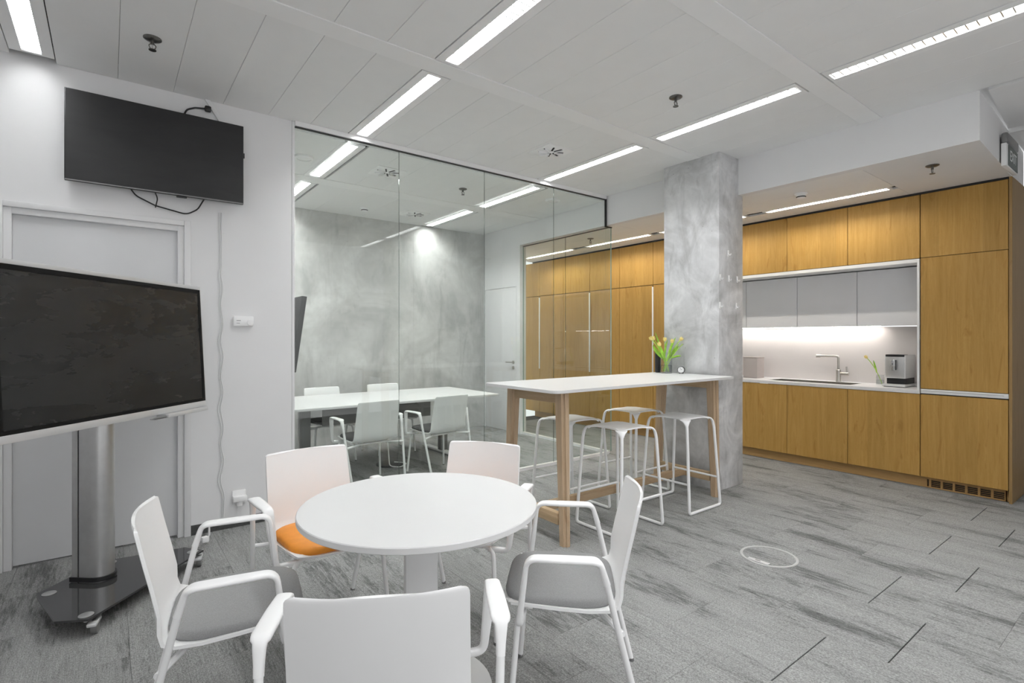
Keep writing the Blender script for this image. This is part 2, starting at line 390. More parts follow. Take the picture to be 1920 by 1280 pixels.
# pillar and bulkhead
struct('pillar', bx(4.39, 2.64, 0, 4.80, 3.236, ZC, bev=.004), M['conc_col'])
bh = struct('ceiling_bulkhead', None)
obj('fascia', bx(XG, .96, ZK-.002, XG+.08, YB, ZC+.14), M['wall2'], bh)
ebm = bmesh.new()
ep = [(XG, .905), (6.62, .965), (6.62, 1.045), (XG+.08, .985), (XG+.08, .96), (XG, .96)]
prism(ebm, ep, ZK-.002, ZC); obj('end_panel', ebm, M['wall2'], bh)
kc = struct('ceiling_kitchen', None)
obj('plaster_panel', bx(XG+.08, .985, ZK, 6.62, 1.64, ZK+.02), M['wall2'], kc)
KX0, KX1 = 5.575, 5.645
for a, b_ in ((1.644, 2.94), (2.944, 4.24), (4.244, 5.60), (5.604, 7.2)):
    for u, w in ((XG+.08, 5.18), (5.184, KX0-.022), (KX1+.022, XK+.02)):
        obj('ceiling_panel', bx(u, a, ZK, w, b_, ZK+.02, bev=.0015, seg=1), M['ceil'], kc)
obj('ceiling_backing', bx(XG+.08, .99, ZK+.10, 6.62, 7.2, ZK+.12), M['void'], kc)

# ---------------------------------------------------------------- room: ceilings
ceil = struct('ceiling', bx(-2.0, -.9, ZC+.10, XG, YW+.06, ZC+.14), M['void'])
LX = [-.365, 1.672, 3.722]          # rows of luminaires
def bands(z, y_list, x0, x1, pre):
    for k, (a, b_) in enumerate(y_list):
        struct('trim_%d' % (pre+k), bx(x0, a, z-.004, x1, b_, z+.03, bev=.0015, seg=1), M['beam'])
bands(ZC, [(.10, .245), (1.475, 1.62), (2.825, 2.97)], -2.0, XG-.002, 1)
panel_me = {}
def panel(x0, y0, x1, y1, z, par):
    k = (round(x1-x0, 3), round(y1-y0, 3))
    if k not in panel_me: panel_me[k] = mesh('ceiling_panel', bx(0, 0, 0, k[0], k[1], .02, bev=.002, seg=1), M['ceil'], 0)
    obj('ceiling_panel', panel_me[k], None, par, (x0, y0, z))
HW = .105                                   # half width of the luminaire band between the panels
def fill(bays, z, par, xmin, xmax):
    xs = [xmin]+[x for x in LX if xmin < x < xmax]+[xmax]
    for i in range(len(xs)-1):
        a = xs[i]+(HW if i > 0 else 0); b_ = xs[i+1]-(HW if i < len(xs)-2 else 0)
        n = max(1, round((b_-a)/.305)); w = (b_-a)/n
        for k in range(n):
            for y0, y1 in bays: panel(a+k*w+.0008, y0+.001, a+(k+1)*w-.0008, y1-.001, z, par)
fill([(-.9, .10), (.245, 1.475), (1.62, 2.825), (2.97, YW+.0005)], ZC, ceil, -2.0, XG)
cm = struct('ceiling_meeting', bx(1.02, YW+.06, ZM+.10, XG, YB, ZM+.14), M['void'])
fill([(YW+.04, 5.485), (5.69, YB)], ZM, cm, 1.12, XG-.004)
bands(ZM, [(5.485, 5.69)], 1.12, XG-.004, 4)
struct('trim_5', bx(1.15, YW-.03, 3.042, XG-.03, YW+.05, ZC-.001), M['beam'])        # header above the glass
struct('ceiling_right', prism(bmesh.new(), [(XG+.05, -.9), (5.78, -.9), (5.78, .932), (XG+.05, .868)], ZC, ZC+.03), M['beam'])
struct('ceiling_corridor', prism(bmesh.new(), [(5.80, -.9), (8.0, -.9), (8.0, .935), (5.80, .935)], ZC-.03, ZC+.03), M['ceil'])
struct('trim_6', bx(XG, -.9, ZC+.035, 8.0, .98, ZC+.05), M['ceil'])               # shadow gap above the slab edge

# ---------------------------------------------------------------- luminaires
def luminaire(x, y0, y1, z, label, group, lamp, hw=.045, depth=.055, flange=HW-.004, pitch=.046, tube_w=.8, blade=.022):
    t = thing('ceiling_light', label, 'ceiling light', (x, y0, z), 0, group); L = y1-y0
    b = bmesh.new()                          # flat flange either side and at the ends
    for s in (-1, 1): box(b, s*flange, 0, -.003, s*hw, L, .012)
    box(b, -hw, 0, -.003, hw, .02, .012); box(b, -hw, L-.02, -.003, hw, L, .012)
    obj('trim_frame', b, M['beam'], t)
    b = bmesh.new()
    for s in (-1, 1): box(b, s*hw, .02, .012, s*(hw+.004), L-.02, depth+.006)
    box(b, -hw, .016, .012, hw, .02, depth+.006); box(b, -hw, L-.02, .012, hw, L-.016, depth+.006)
    box(b, -hw, .02, depth+.004, hw, L-.02, depth+.008)
    obj('reflector', b, M['louvre'], t)
    obj('lamp_tube', bx(-hw*tube_w, .05, depth-.006, hw*tube_w, L-.05, depth+.002), lamp, t)
    b = bmesh.new(); n = int((L-.06)/pitch)
    for k in range(n+1):
        y = .03+k*(L-.06)/n
        v = [b.verts.new(p) for p in ((-hw, y-.004, .002), (hw, y-.004, .002), (hw, y+.004, .002), (-hw, y+.004, .002), (-hw, y, blade), (0, y, .002+.5*(blade-.002)), (hw, y, blade))]
        for f in ((0, 1, 2, 3), (0, 4, 5, 6, 1), (3, 2, 6, 5, 4)): b.faces.new([v[i] for i in f])
        for f in ((0, 3, 4), (1, 6, 2)): b.faces.new([v[i] for i in f])
    lo = obj('louvre', b, M['louvre'], t, smooth=0); lo['kind'] = 'stuff'
    return t
rowname = {-2.41: 'row behind the viewer', -.365: 'row over the mobile screen', 1.672: 'row over the round table', 3.722: 'row over the stools'}
for x in LX:
    for y0, y1 in ((-.85, .09), (.26, 1.465), (1.63, 2.815), (2.98, YW-(.035 if x > 0 else .075))):
        if x < -.5 and y1 > 2.9: continue
        pos = 'near bay' if y1 < 1.5 else 'middle bay' if y1 < 2.9 else 'bay next to the wall or glass'
        if y1 < .2: pos = 'bay behind the viewer'
        luminaire(x, y0, y1, ZC, 'recessed louvre strip light, %s, %s' % (rowname[x], pos), 'office strip lights', M['lamp_dim'] if x < 0 else M['lamp'])
for x, nm in ((1.65, 'left row'), (3.70, 'row over the table end')):
    luminaire(x, YW+.06, 5.475, ZM, 'recessed strip light behind the glass, %s, first of two' % nm, 'meeting room strip lights', M['mlamp'], depth=.042)
    luminaire(x, 5.70, YB-.05, ZM, 'recessed strip light ending at the concrete wall, %s' % nm, 'meeting room strip lights', M['mlamp'], depth=.042)
for y0, y1, nm in ((1.68, 2.84, 'over the coffee machine'), (3.04, 4.20, 'behind the pillar'), (4.34, 5.50, 'before the wardrobes, nearer one'), (5.79, 6.95, 'before the wardrobes, far one')):
    luminaire(5.61, y0, y1, ZK, 'slim recessed kitchen strip light %s' % nm, 'kitchen strip lights', M['klamp'], hw=.032, depth=.019, flange=.053, pitch=.05, tube_w=.28, blade=.010)

# ---------------------------------------------------------------- glass partition
g1 = struct('window_1', None)
gx = [1.152, 2.035, 2.950, 3.871, XG-.016]
for i in range(4):
    obj('glass_pane', bx(gx[i]+.0015, YW-.005, .032, gx[i+1]-.0015, YW+.005, 3.036), M['glass'], g1)
for x in gx[1:4]: obj('glazing_joint', bx(x-.0022, YW-.0055, .03, x+.0022, YW+.0055, 3.036), M['joint'], g1)
obj('glass_pane', bx(XG-.0135, YW-.005, .032, XG+.078, YW+.005, 2.715), M['glass'], g1)
obj('top_rail', bx(1.152, YW-.014, 3.036, XG-.022, YW+.014, 3.050), M['rail_black'], g1)
obj('upright_rail', bx(XG-.022, YW-.012, 2.716, XG-.008, YW+.012, 3.050), M['rail_black'], g1)
obj('top_rail', bx(XG-.022, YW-.012, 2.712, XG+.085, YW+.012, 2.724), M['rail_black'], g1)
obj('base_rail', bx(1.152, YW-.018, 0, XG+.03, YW+.018, .032), M['white_metal'], g1)
g2 = struct('window_2', None)
obj('glass_pane', bx(XG-.005+.06, YW+.01, .032, XG+.005+.06, 5.075, 2.715), M['glass'], g2)
obj('glass_pane', bx(XG-.005+.06, 5.079, .032, XG+.005+.06, 5.962, 2.715), M['glass'], g2)
obj('glazing_joint', bx(XG+.0545, 5.0745, .03, XG+.0655, 5.0795, 2.715), M['joint'], g2)
obj('corner_joint', bx(XG+.074, YW-.0055, .03, XG+.082, YW+.0055, 2.715), M['glass_edge'], g2)
obj('top_rail', bx(XG+.050, YW+.012, 2.715, XG+.070, 5.967, 2.725), M['rail_black'], g2)
obj('side_rail', bx(XG+.052, 5.961, .03, XG+.068, 5.967, 2.715), M['glass_edge'], g2)
obj('base_rail', bx(XG+.035, YW+.02, 0, XG+.085, 5.966, .032), M['white_metal'], g2)

# ---------------------------------------------------------------- kitchen
YR = .956; PW = .604                       # right end of the run, width of a unit
def ys(k): return YR+.008+k*PW             # seams between units
def door_mesh(name, w, h, m, t=.02): return mesh(name, bx(0, .0024, .0024, t, w-.0024, h-.0024, bev=.001, seg=1), m)
dm_base = door_mesh('door', PW, .765, M['oak']); dm_top = door_mesh('door', PW, .592, M['oak'])
dm_tall = door_mesh('door', PW, 1.212, M['oak']); dm_ward = door_mesh('door', PW, 2.022, M['oak'])
kit_names = ['next to the tall unit, below the coffee machine', 'below the tap and sink', 'third along, below the sink\'s far end', 'half hidden behind the pillar']
for k in range(1, 5):
    t = thing('base_cabinet', 'oak base cabinet %s' % kit_names[k-1], 'cabinet', (XK, ys(k), 0), 0, 'oak base cabinets')
    obj('carcass', bx(.0205, .001, .10, .575, PW-.001, .868 if k in (1, 4) else .695), M['void'], t)
    obj('door', dm_base, None, t, (0, 0, .103))
up_names = ['next to the tall unit, above the coffee machine', 'above the tap', 'above the sink, nearer the pillar', 'cut off by the pillar']
for k in range(1, 5):
    t = thing('wall_cabinet', 'oak wall cabinet at ceiling height %s' % up_names[k-1], 'cabinet', (XK, ys(k), 2.128), 0, 'oak wall cabinets')
    obj('carcass', bx(.0205, .001, .0, .575, PW-.001, .590), M['void'], t)
    obj('door', dm_top, None, t, (0, 0, .001))
cup_names = ['beside the tall unit, over the coffee machine', 'over the tap', 'third from the tall unit, over the sink', 'mostly hidden by the pillar']
cupm = door_mesh('door', PW, .575, M['cupboard'], .018)
for k in range(1, 5):
    t = thing('white_cupboard', 'handleless pale grey cupboard %s' % cup_names[k-1], 'cupboard', (6.225, ys(k), 1.508), 0, 'pale grey cupboards')
    obj('carcass', bx(.0185, .001, .010, .30, PW-.001, .575), M['grey_metal'], t)
    obj('door', cupm, None, t)
tc_ = thing('tall_cabinet', 'full-height oak cabinet at the end of the kitchen run', 'cabinet', (XK, YR+.004, 0))
obj('carcass', bx(.0205, .0, .10, .585, PW, 2.715), M['void'], tc_)
obj('door', dm_base, None, tc_, (0, .002, .103)); obj('door', dm_tall, None, tc_, (0, .002, .918)); obj('door', dm_top, None, tc_, (0, .002, 2.130))
gp = obj('grip_profile', bx(-.001, .001, .876, .022, PW-.001, .916, bev=.001), M['white_metal'], tc_)
obj('groove', bx(-.0025, .03, .898, .0, PW-.001, .9005), M['grey_metal'], gp)
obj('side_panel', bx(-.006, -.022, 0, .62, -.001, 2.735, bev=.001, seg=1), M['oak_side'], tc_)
tag(obj('kitchen_plinth', bx(6.035, 1.5295, .001, 6.055, 7.20, .098), M['oak_x']), 'oak plinth board running along the foot of the cabinets', 'plinth')
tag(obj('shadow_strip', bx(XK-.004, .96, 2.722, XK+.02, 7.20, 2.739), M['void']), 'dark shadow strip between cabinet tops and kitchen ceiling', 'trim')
vg = thing('vent_grille', 'oak ventilation grille under the tall kitchen cabinet', 'vent', (6.03, .958, 0))
b = bmesh.new(); box(b, 0, .02, .002, .02, .57, .012); box(b, 0, .02, .078, .02, .57, .098); box(b, .0, .0, .002, .02, .03, .098)
for k in range(7): box(b, 0, .030+k*.0865-.008, .012, .02, .030+k*.0865+.008, .078)
obj('frame', b, M['oak_x'], vg)
obj('backing', bx(.03, .02, .004, .034, .57, .096), M['black'], vg)
for k in range(6):
    b = bmesh.new()
    for q in range(4): box(b, .012, .036+k*.0865, .023+q*.0155, .017, .036+k*.0865+.0745, .0265+q*.0155)
    obj('slat', b, M['oak_x'], vg)['kind'] = 'stuff'
NY0, NY1 = ys(1)+.022, ys(5)
wt = thing('worktop', 'white kitchen worktop with inset sink', 'worktop', (XK, NY0-.02, 0))
SX0, SX1, SY0, SY1 = 6.10, 6.42, 2.19, 3.05
b = bmesh.new(); y0 = -(NY0-.02); ox = -XK
for a in ((XK-.004, NY0-.02, SX0, NY1), (SX1, NY0-.02, 6.555, NY1), (SX0, NY0-.02, SX1, SY0), (SX0, SY1, SX1, NY1)):
    box(b, a[0]+ox, a[1]+y0, .870, a[2]+ox, a[3]+y0, .902)
obj('slab', b, M['worktop'], wt)
b = bmesh.new()
for q in range(1, 4): box(b, -.0055, ys(q+1)-NY0+.018, .874, -.004, ys(q+1)-NY0+.0195, .900)
box(b, -.0055, 0, .884, -.0042, NY1-NY0, .8862)
obj('edge_groove', b, M['hpl_edge'], wt)
sk = thing('sink', 'undermounted steel sink set in the white worktop', 'sink', (SX0, SY0, .70))
b = bmesh.new(); w, l = SX1-SX0, SY1-SY0
box(b, 0, 0, 0, w, l, .004); box(b, 0, 0, 0, .003, l, .196); box(b, w-.003, 0, 0, w, l, .196); box(b, 0, 0, 0, w, .003, .196); box(b, 0, l-.003, 0, w, l, .196)
obj('bowl', b, M['steel'], sk)
b = bmesh.new()
for a in ((.0035, .0035, w-.0035, .012), (.0035, l-.012, w-.0035, l-.0035), (.0035, .012, .012, l-.012), (w-.012, .012, w-.0035, l-.012)): box(b, a[0], a[1], .194, a[2], a[3], .2005)
obj('rim', b, M['steel'], sk)
obj('drain', lathe(bmesh.new(), [(0, .004), (.045, .004), (.045, .008), (.03, .009), (0, .007)], 20, (.16, .43, 0)), M['chrome'], sk)
fa = thing('faucet', 'brushed steel kitchen tap behind the sink', 'tap', (6.47, 2.44, .902), 0)
obj('base', lathe(bmesh.new(), [(0, 0), (.027, 0), (.027, .006), (.024, .012), (.024, .13), (.019, .135), (0, .135)], 20), M['steel'], fa)
obj('spout', tube(rounded([(0, 0, .13), (0, 0, .285), (-.09, .17, .285)], .03), .0135, 12), M['steel'], fa)
obj('spray_head', tube([(-.082, .156, .285), (-.103, .195, .285)], .019, 14), M['steel'], fa)
obj('lever', tube(rounded([(0, -.02, .09), (0, -.085, .09), (.004, -.078, .17)], .008), .009, 10), M['steel'], fa)
obj('lever_hub', tube([(0, -.02, .09), (0, -.10, .09)], .019, 14), M['steel'], fa)
bs = thing('backsplash', 'smooth off-white backsplash behind the worktop', 'backsplash', (6.535, NY0, .904))
obj('panel', bx(0, 0, 0, .018, NY1-NY0, .603), M['splash'], bs)
nf = thing('niche_frame', 'white frame lining the kitchen niche', 'frame', (XK, NY0, 0))
obj('side_board', bx(-.003, -.018, .903, .55, 0, 2.126, bev=.001, seg=1), M['white_metal'], nf)
obj('top_board', bx(-.003, .0005, 2.092, .55, NY1-NY0, 2.126, bev=.001, seg=1), M['white_metal'], nf)
ul = thing('worktop_light', 'warm light strip under the pale grey cupboards', 'light', (6.455, 2.02, 1.5178))
obj('profile', bx(-.010, 0, -.004, .010, 1.78, -.0002), M['alu'], ul)
obj('diffuser', bx(-.007, .01, -.0055, .007, 1.77, -.0042), M['led'], ul)
for k, y in enumerate((2.16, 2.72)):
    s_ = thing('cupboard_spot', 'small round spot under the cupboards %s' % ('over the tap' if k == 0 else 'over the sink'), 'light', (6.285, y, 1.5175), 0, 'spots under the cupboards')
    obj('ring', lathe(bmesh.new(), [(.024, 0), (.030, 0), (.030, -.005), (.024, -.005), (.024, 0)], 20), M['chrome'], s_)
    obj('lens', lathe(bmesh.new(), [(0, -.001), (.023, -.001), (.023, -.004), (0, -.004)], 20), M['led'], s_)
# coffee machine
cf = thing('coffee_machine', 'silver and black coffee machine at the end of the worktop', 'coffee machine', (6.20, 1.83, .902))
obj('drip_tray', bx(-.045, -.098, .006, .31, .098, .028, bev=.004), M['silver'], cf)
obj('foot', bx(-.035, -.085, 0, .30, .085, .006), M['black'], cf)
obj('body', bx(.035, -.080, .028, .30, .080, .085, bev=.004), M['black'], cf)
obj('housing', bx(0, -.088, .085, .30, .088, .318, bev=.010, seg=3), M['silver'], cf)
obj('front_plate', bx(-.006, -.079, .094, .004, .079, .298, bev=.004), M['alu'], cf)
obj('control_panel', bx(-.004, -.079, .300, .10, .079, .3215, bev=.002), M['black'], cf)
sp = obj('spout', bx(-.040, -.012, .165, -.004, .032, .272, bev=.004), M['chrome'], cf)
obj('shadow_gap', bx(-.034, -.0165, .170, -.006, -.0118, .268), M['black'], sp)
# greige box
gb = thing('dispenser_box', 'greige box on the worktop close to the pillar', 'box', (6.30, 3.32, .902))
obj('body', bx(-.075, -.075, 0, .10, .10, .245, bev=.005), M['greige'], gb); obj('lid', bx(-.077, -.077, .2455, .102, .102, .256, bev=.003), M['greige'], gb)

# wardrobes
wn = ['partly hidden behind the pillar', 'nearer one seen through the side glazing', 'far one seen through the side glazing']
hand = mesh('handle', bx(-.012, -.010, 0, .004, .010, 1.24, bev=.003), M['white_metal'])
for q in range(3):
    y0 = ys(5)+.002+q*2*PW
    t = thing('wardrobe', 'two-door oak wardrobe with long white handle, %s' % wn[q], 'wardrobe', (XK, y0, 0), 0, 'oak wardrobes')
    obj('carcass', bx(.0205, .001, .10, .585, 2*PW-.001, 2.715), M['void'], t)
    for j in range(2):
        obj('door', dm_ward, None, t, (0, j*PW, .103)); obj('door', dm_top, None, t, (0, j*PW, 2.128))
    obj('handle', hand, None, t, (0, PW, .86)); obj('handle_end', bx(-.008, PW-.006, 2.1005, .0, PW+.006, 2.116), M['black'], t)

# ---------------------------------------------------------------- ceiling items
def sprinkler(x, y, z, label):
    t = thing('sprinkler', label, 'sprinkler', (x, y, z), 0, 'ceiling sprinklers')
    obj('rosette', lathe(bmesh.new(), [(0, 0), (.045, 0), (.045, -.004), (.036, -.010), (.018, -.014), (0, -.014)], 24), M['dark_steel'], t)
    b = bmesh.new(); sweep(b, [(0, 0, -.012), (0, 0, -.034)], .009, 10)
    for s in (-1, 1): sweep(b, [(s*.008, 0, -.03), (s*.017, 0, -.042), (s*.012, 0, -.056), (0, 0, -.062)], .003, 6)
    obj('frame', b, M['dark_steel'], t)
    obj('bulb', tube([(0, 0, -.034), (0, 0, -.060)], .004, 8), M['chrome'], t)
    obj('deflector', lathe(bmesh.new(), [(0, -.062), (.019, -.064), (.019, -.067), (0, -.066)], 16), M['dark_steel'], t)
sprinkler(.194, 3.60, ZC, 'brass-grey sprinkler head above the wall television')
sprinkler(3.163, 2.233, ZC, 'sprinkler head on the office ceiling before the pillar')
sprinkler(3.09, 4.92, ZM, 'sprinkler head on the meeting room ceiling')
sprinkler(5.125, 1.265, ZK, 'sprinkler head on the plaster ceiling before the tall cabinet')
sprinkler(5.18, 5.008, ZK, 'sprinkler head seen through the side glazing')
def diffuser(x, y, z, label):
    t = thing('air_diffuser', label, 'air vent', (x, y, z), 0, 'swirl air diffusers'); h = .15
    obj('plate', bx(-h, -h, -.006, h, h, .0, bev=.002), M['beam'], t)
    for k in range(8):
        a = k*PI/4+.3; m4 = Matrix.Rotation(a, 4, 'Z')
        b = bx(.030, -.009, -.008, .115, .007, -.0062); obj('slot', xf(b, m4), M['void'], t)
        b = bx(.030, .007, -.020, .115, .010, -.0062); obj('blade', xf(b, m4), M['beam'], t)
diffuser(3.183, 3.571, ZC, 'square swirl air diffuser before the glass partition')
diffuser(2.18, 4.88, ZM, 'square swirl air diffuser behind the glass, nearer one')
diffuser(3.21, 6.30, ZM, 'square swirl air diffuser close to the concrete wall')
def speaker_ring(x, y, z, label):
    t = thing('ceiling_speaker', label, 'speaker', (x, y, z), 0, 'round ceiling speakers')
    obj('ring', lathe(bmesh.new(), [(.064, 0), (.084, 0), (.086, -.018), (.074, -.026), (.064, -.022), (.064, 0)], 28), M['beam'], t)
    obj('grille', lathe(bmesh.new(), [(0, -.012), (.063, -.012), (.063, -.016), (0, -.018)], 28), M['ceil'], t)
speaker_ring(1.40, 4.93, ZM, 'round ceiling speaker by the wall end, behind glass')
speaker_ring(4.18, 4.66, ZM, 'round ceiling speaker near the bulkhead, behind glass')
def smoke(x, y, z, label):
    t = thing('smoke_detector', label, 'smoke detector', (x, y, z), 0, 'smoke detectors')
    obj('base', lathe(bmesh.new(), [(0, 0), (.055, 0), (.055, -.008), (.050, -.012), (0, -.012)], 24), M['white'], t)
    obj('chamber', lathe(bmesh.new(), [(.046, -.012), (.038, -.036), (.028, -.044), (0, -.046)], 24), M['white'], t)
    obj('slot_ring', lathe(bmesh.new(), [(.0395, -.027), (.0435, -.030), (.0375, -.037)], 24), M['black'], t)
smoke(2.55, 6.38, ZM, 'white smoke detector on the meeting room ceiling')
smoke(5.147, 2.26, ZK, 'white smoke detector on the kitchen ceiling')
# exit sign on the bulkhead end
ex = thing('exit_sign', 'wall-mounted exit sign with dark panel on bulkhead end', 'sign', (5.43, .917, 2.705))
obj('housing', bx(0, -.040, .175, .40, .0, .255, bev=.014, seg=3), M['sign_grey'], ex)
obj('frame', bx(0, -.032, 0, .40, .0, .174, bev=.004), M['white'], ex)
obj('panel', bx(.05, -.0355, .010, .385, -.0322, .165), M['sign_dark'], ex)
fc = bpy.data.curves.new('lettering', 'FONT'); fc.body = 'EXIT'; fc.size = .115; fc.extrude = .0006; fc.align_x = 'CENTER'; fc.align_y = 'CENTER'
fo = bpy.data.objects.new('lettering', fc); C.objects.link(fo); fo.parent = ex
_t = bpy.data.meshes.new_from_object(fo); _t.materials.clear(); _t.materials.append(M['white']); bpy.data.objects.remove(fo)
fo = bpy.data.objects.new('lettering', _t); C.objects.link(fo); fo.parent = ex
fo.location = (.2175, -.0365, .090); fo.rotation_euler = (PI/2, 0, 0);

# ---------------------------------------------------------------- armchairs
def shell_bm():
    prof = [(-.286, .812), (-.2858, .8105), (-.2852, .806), (-.284, .800), (-.281, .787), (-.262, .70), (-.243, .62), (-.226, .54), (-.212, .485), (-.188, .445), (-.150, .428), (-.08, .424), (.02, .428), (.12, .434), (.19, .436), (.225, .428)]
    hw = [.182, .193, .201, .2045, .206, .208, .210, .212, .216, .220, .222, .224, .224, .220, .212, .200]
    b = bmesh.new(); rows = []; NU = 12
    for i, ((y, z), w) in enumerate(zip(prof, hw)):
        row = []
        for k in range(NU+1):
            u = -1+2*k/NU
            back = max(0, min(1, (z-.43)/.1))
            yy = y+.030*u*u*back*(1 if i < 9 else .6)
            zz = z+(1-back)*(.012*u*u)
            if i == 15: yy -= .03*max(0, abs(u)-.6)/.4
            row.append(b.verts.new((u*w, yy, zz)))
        rows.append(row)
    for i in range(len(rows)-1):
        for k in range(NU): b.faces.new((rows[i][k], rows[i][k+1], rows[i+1][k+1], rows[i+1][k]))
    bmesh.ops.recalc_face_normals(b, faces=b.faces)
    bmesh.ops.solidify(b, geom=b.faces[:], thickness=.010)
    return b
def cushion_bm():
    b = bmesh.new(); n = 36; rings = []
    def out(a):
        c, s = math.cos(a), math.sin(a); e = 2/4.2
        return (abs(c)**e*math.copysign(1, c), abs(s)**e*math.copysign(1, s))
    for sc, z in ((0.93, .441), (.985, .445), (1.0, .456), (.985, .468), (.93, .476), (.7, .481), (.35, .482)):
        rings.append([b.verts.new((out(2*PI*k/n)[0]*.212*sc, .022+out(2*PI*k/n)[1]*.203*sc, z)) for k in range(n)])
    for p, q in zip(rings, rings[1:]):
        for k in range(n): b.faces.new((p[k], p[(k+1) % n], q[(k+1) % n], q[k]))
    b.faces.new(rings[0][::-1]); b.faces.new(rings[-1]); return b
CH = {}
def make_chair(label, group, seat):
    t = thing('armchair', label, 'chair', (0, 0, 0), 0, group)
    obj('seat_shell', shell_bm(), M['white'], t, smooth=50)
    obj('seat_cushion', cushion_bm(), M[seat], t, smooth=60)
    for s in (-1, 1):
        rear = obj('leg', tube([(s*.255, -.277, .004), (s*.283, -.172, .42), (s*.293, -.132, .585)], .0112, 10), M['white_metal'], t)
        obj('glide', tube([(s*.255, -.277, 0), (s*.255, -.277, .012)], .0118, 10), M['grey_metal'], rear)
        fl = obj('leg', tube(rounded([(s*.11, .13, .416), (s*.205, .165, .416), (s*.232, .199, .004)], .05), .0105, 10), M['white_metal'], t)
        obj('glide', tube([(s*.232, .199, 0), (s*.232, .199, .012)], .0112, 10), M['grey_metal'], fl)
        path = rounded([(s*.292, -.136, .570), (s*.297, -.112, .649), (s*.297, .128, .649), (s*.276, .158, .412), (s*.175, .150, .408)], [.035, .040, .030], 6)
        P2 = [path[0]]
        for p in path[1:]:
            d = (p-P2[-1]).length; n_ = max(1, int(d/.022)); a_ = P2[-1]
            for q in range(1, n_+1): P2.append(a_.lerp(p, q/n_))
        R2 = []
        for p in P2:
            if p.z > .640:
                f = (p.y+.13)/.27; w = .0265-.006*max(0, f-.55)/.45 if f > .12 else .018+.0085*f/.12; R2.append((w, .0085))
            elif p.y < 0: f = max(0, min(1, (p.z-.57)/.07)); R2.append((.0118+.0062*f**2, .0118-.0025*f))
            else: f = max(0, min(1, (p.z-.42)/.2)); R2.append((.012+.0075*f, .012-.003*f))
        obj('armrest', arm_bm(P2, R2, s), M['white'], t, smooth=60)
        obj('back_link', tube([(s*.279, -.188, .402), (s*.14, -.12, .407)], .0105, 8), M['white_metal'], t)
    b = bmesh.new(); box(b, -.15, -.13, .404, .15, -.10, .418); box(b, -.15, .12, .404, .15, .15, .418)
    obj('under_frame', b, M['white_metal'], t)
    return t
def sq(v): return math.copysign(abs(v)**.62, v)
def arm_bm(P, R, s):
    """armrest sweep: the section's wide axis stays across the chair"""
    b = bmesh.new(); N = len(P); n = 16; rings = []
    for i in range(N):
        t = (P[min(i+1, N-1)]-P[max(i-1, 0)]).normalized()
        ref = Vector((1, 0, 0))
        if abs(t.x) > .6: ref = Vector((0, 0, 1))
        a = (ref-t*ref.dot(t)).normalized()
        if rings and a.dot(pa) < 0: a = -a
        if rings and abs(a.dot(pa)) < .75:           # ease the turn into the inward bend
            a = (pa-t*pa.dot(t)); a = a.normalized() if a.length > .05 else (ref-t*ref.dot(t)).normalized()
        pa = a; c = t.cross(a); ra, rb = R[i]
        rings.append([b.verts.new(P[i]+a*(ra*sq(math.cos(2*PI*k/n)))+c*(rb*sq(math.sin(2*PI*k/n)))) for k in range(n)])
    for i in range(N-1):
        for k in range(n): b.faces.new((rings[i][k], rings[i][(k+1) % n], rings[i+1][(k+1) % n], rings[i+1][k]))
    b.faces.new(rings[0][::-1]); b.faces.new(rings[-1]); return b
G5 = 'armchairs around the round table'
cG = make_chair('white armchair with grey seat facing the mobile screen\'s far side, nearest the stools', G5, 'grey_fabric')
cG['label'] = 'white armchair with grey seat pad nearest the open carpet and stools'
cG.location = (1.404, 1.487, 0); cG.rotation_euler = (0, 0, math.radians(46.3))
dup(cG, (.345, 2.07, 0), math.radians(-100.7), 'white armchair with grey seat pad in front of the mobile screen')
dup(cG, (.605, 1.345, 0), math.radians(-28.9), 'white armchair seen from behind, cut off by picture\'s lower edge')
cO = make_chair('white armchair with orange seat pad beside the wall socket', G5, 'orange')
cO.location = (.826, 2.542, 0); cO.rotation_euler = (0, 0, math.radians(183.3))
dup(cO, (1.42, 2.23, 0), math.radians(124.5), 'white armchair with orange seat mostly hidden behind round table, nearest bar table')
G4 = 'armchairs at the meeting table'
cM = make_chair('white armchair with dark seat at near side of meeting table, nearer the white wall', G4, 'dark_fabric')
cM.location = (1.945, 4.80, 0); cM.rotation_euler = (0, 0, math.radians(3))
dup(cM, (2.70, 4.80, 0), math.radians(7), 'white armchair with dark seat at near side of meeting table, nearer door')
dup(cM, (1.98, 5.99, 0), math.radians(181), 'white armchair behind meeting table, its back against concrete, nearer the tilted television')
dup(cM, (2.74, 6.02, 0), math.radians(179), 'white armchair behind meeting table, back against concrete, nearer the door')

# ---------------------------------------------------------------- round table
rt = thing('round_table', 'round white table on a square pedestal', 'table', (.97, 1.855, 0))
obj('tabletop', lathe(bmesh.new(), [(0, .716), (.452, .716), (.455, .719), (.455, .737), (.452, .740), (0, .740)], 96), M['tabletop'], rt, smooth=30)
obj('pedestal', bx(-.062, -.038, .012, .062, .038, .70, bev=.006), M['white_metal'], rt, rz=math.radians(-20))
obj('base_plate', lathe(bmesh.new(), [(0, 0), (.28, 0), (.282, .003), (.28, .010), (.06, .013), (0, .013)], 56), M['white_metal'], rt)
obj('mounting_plate', bx(-.14, -.14, .702, .14, .14, .7155), M['grey_metal'], rt)

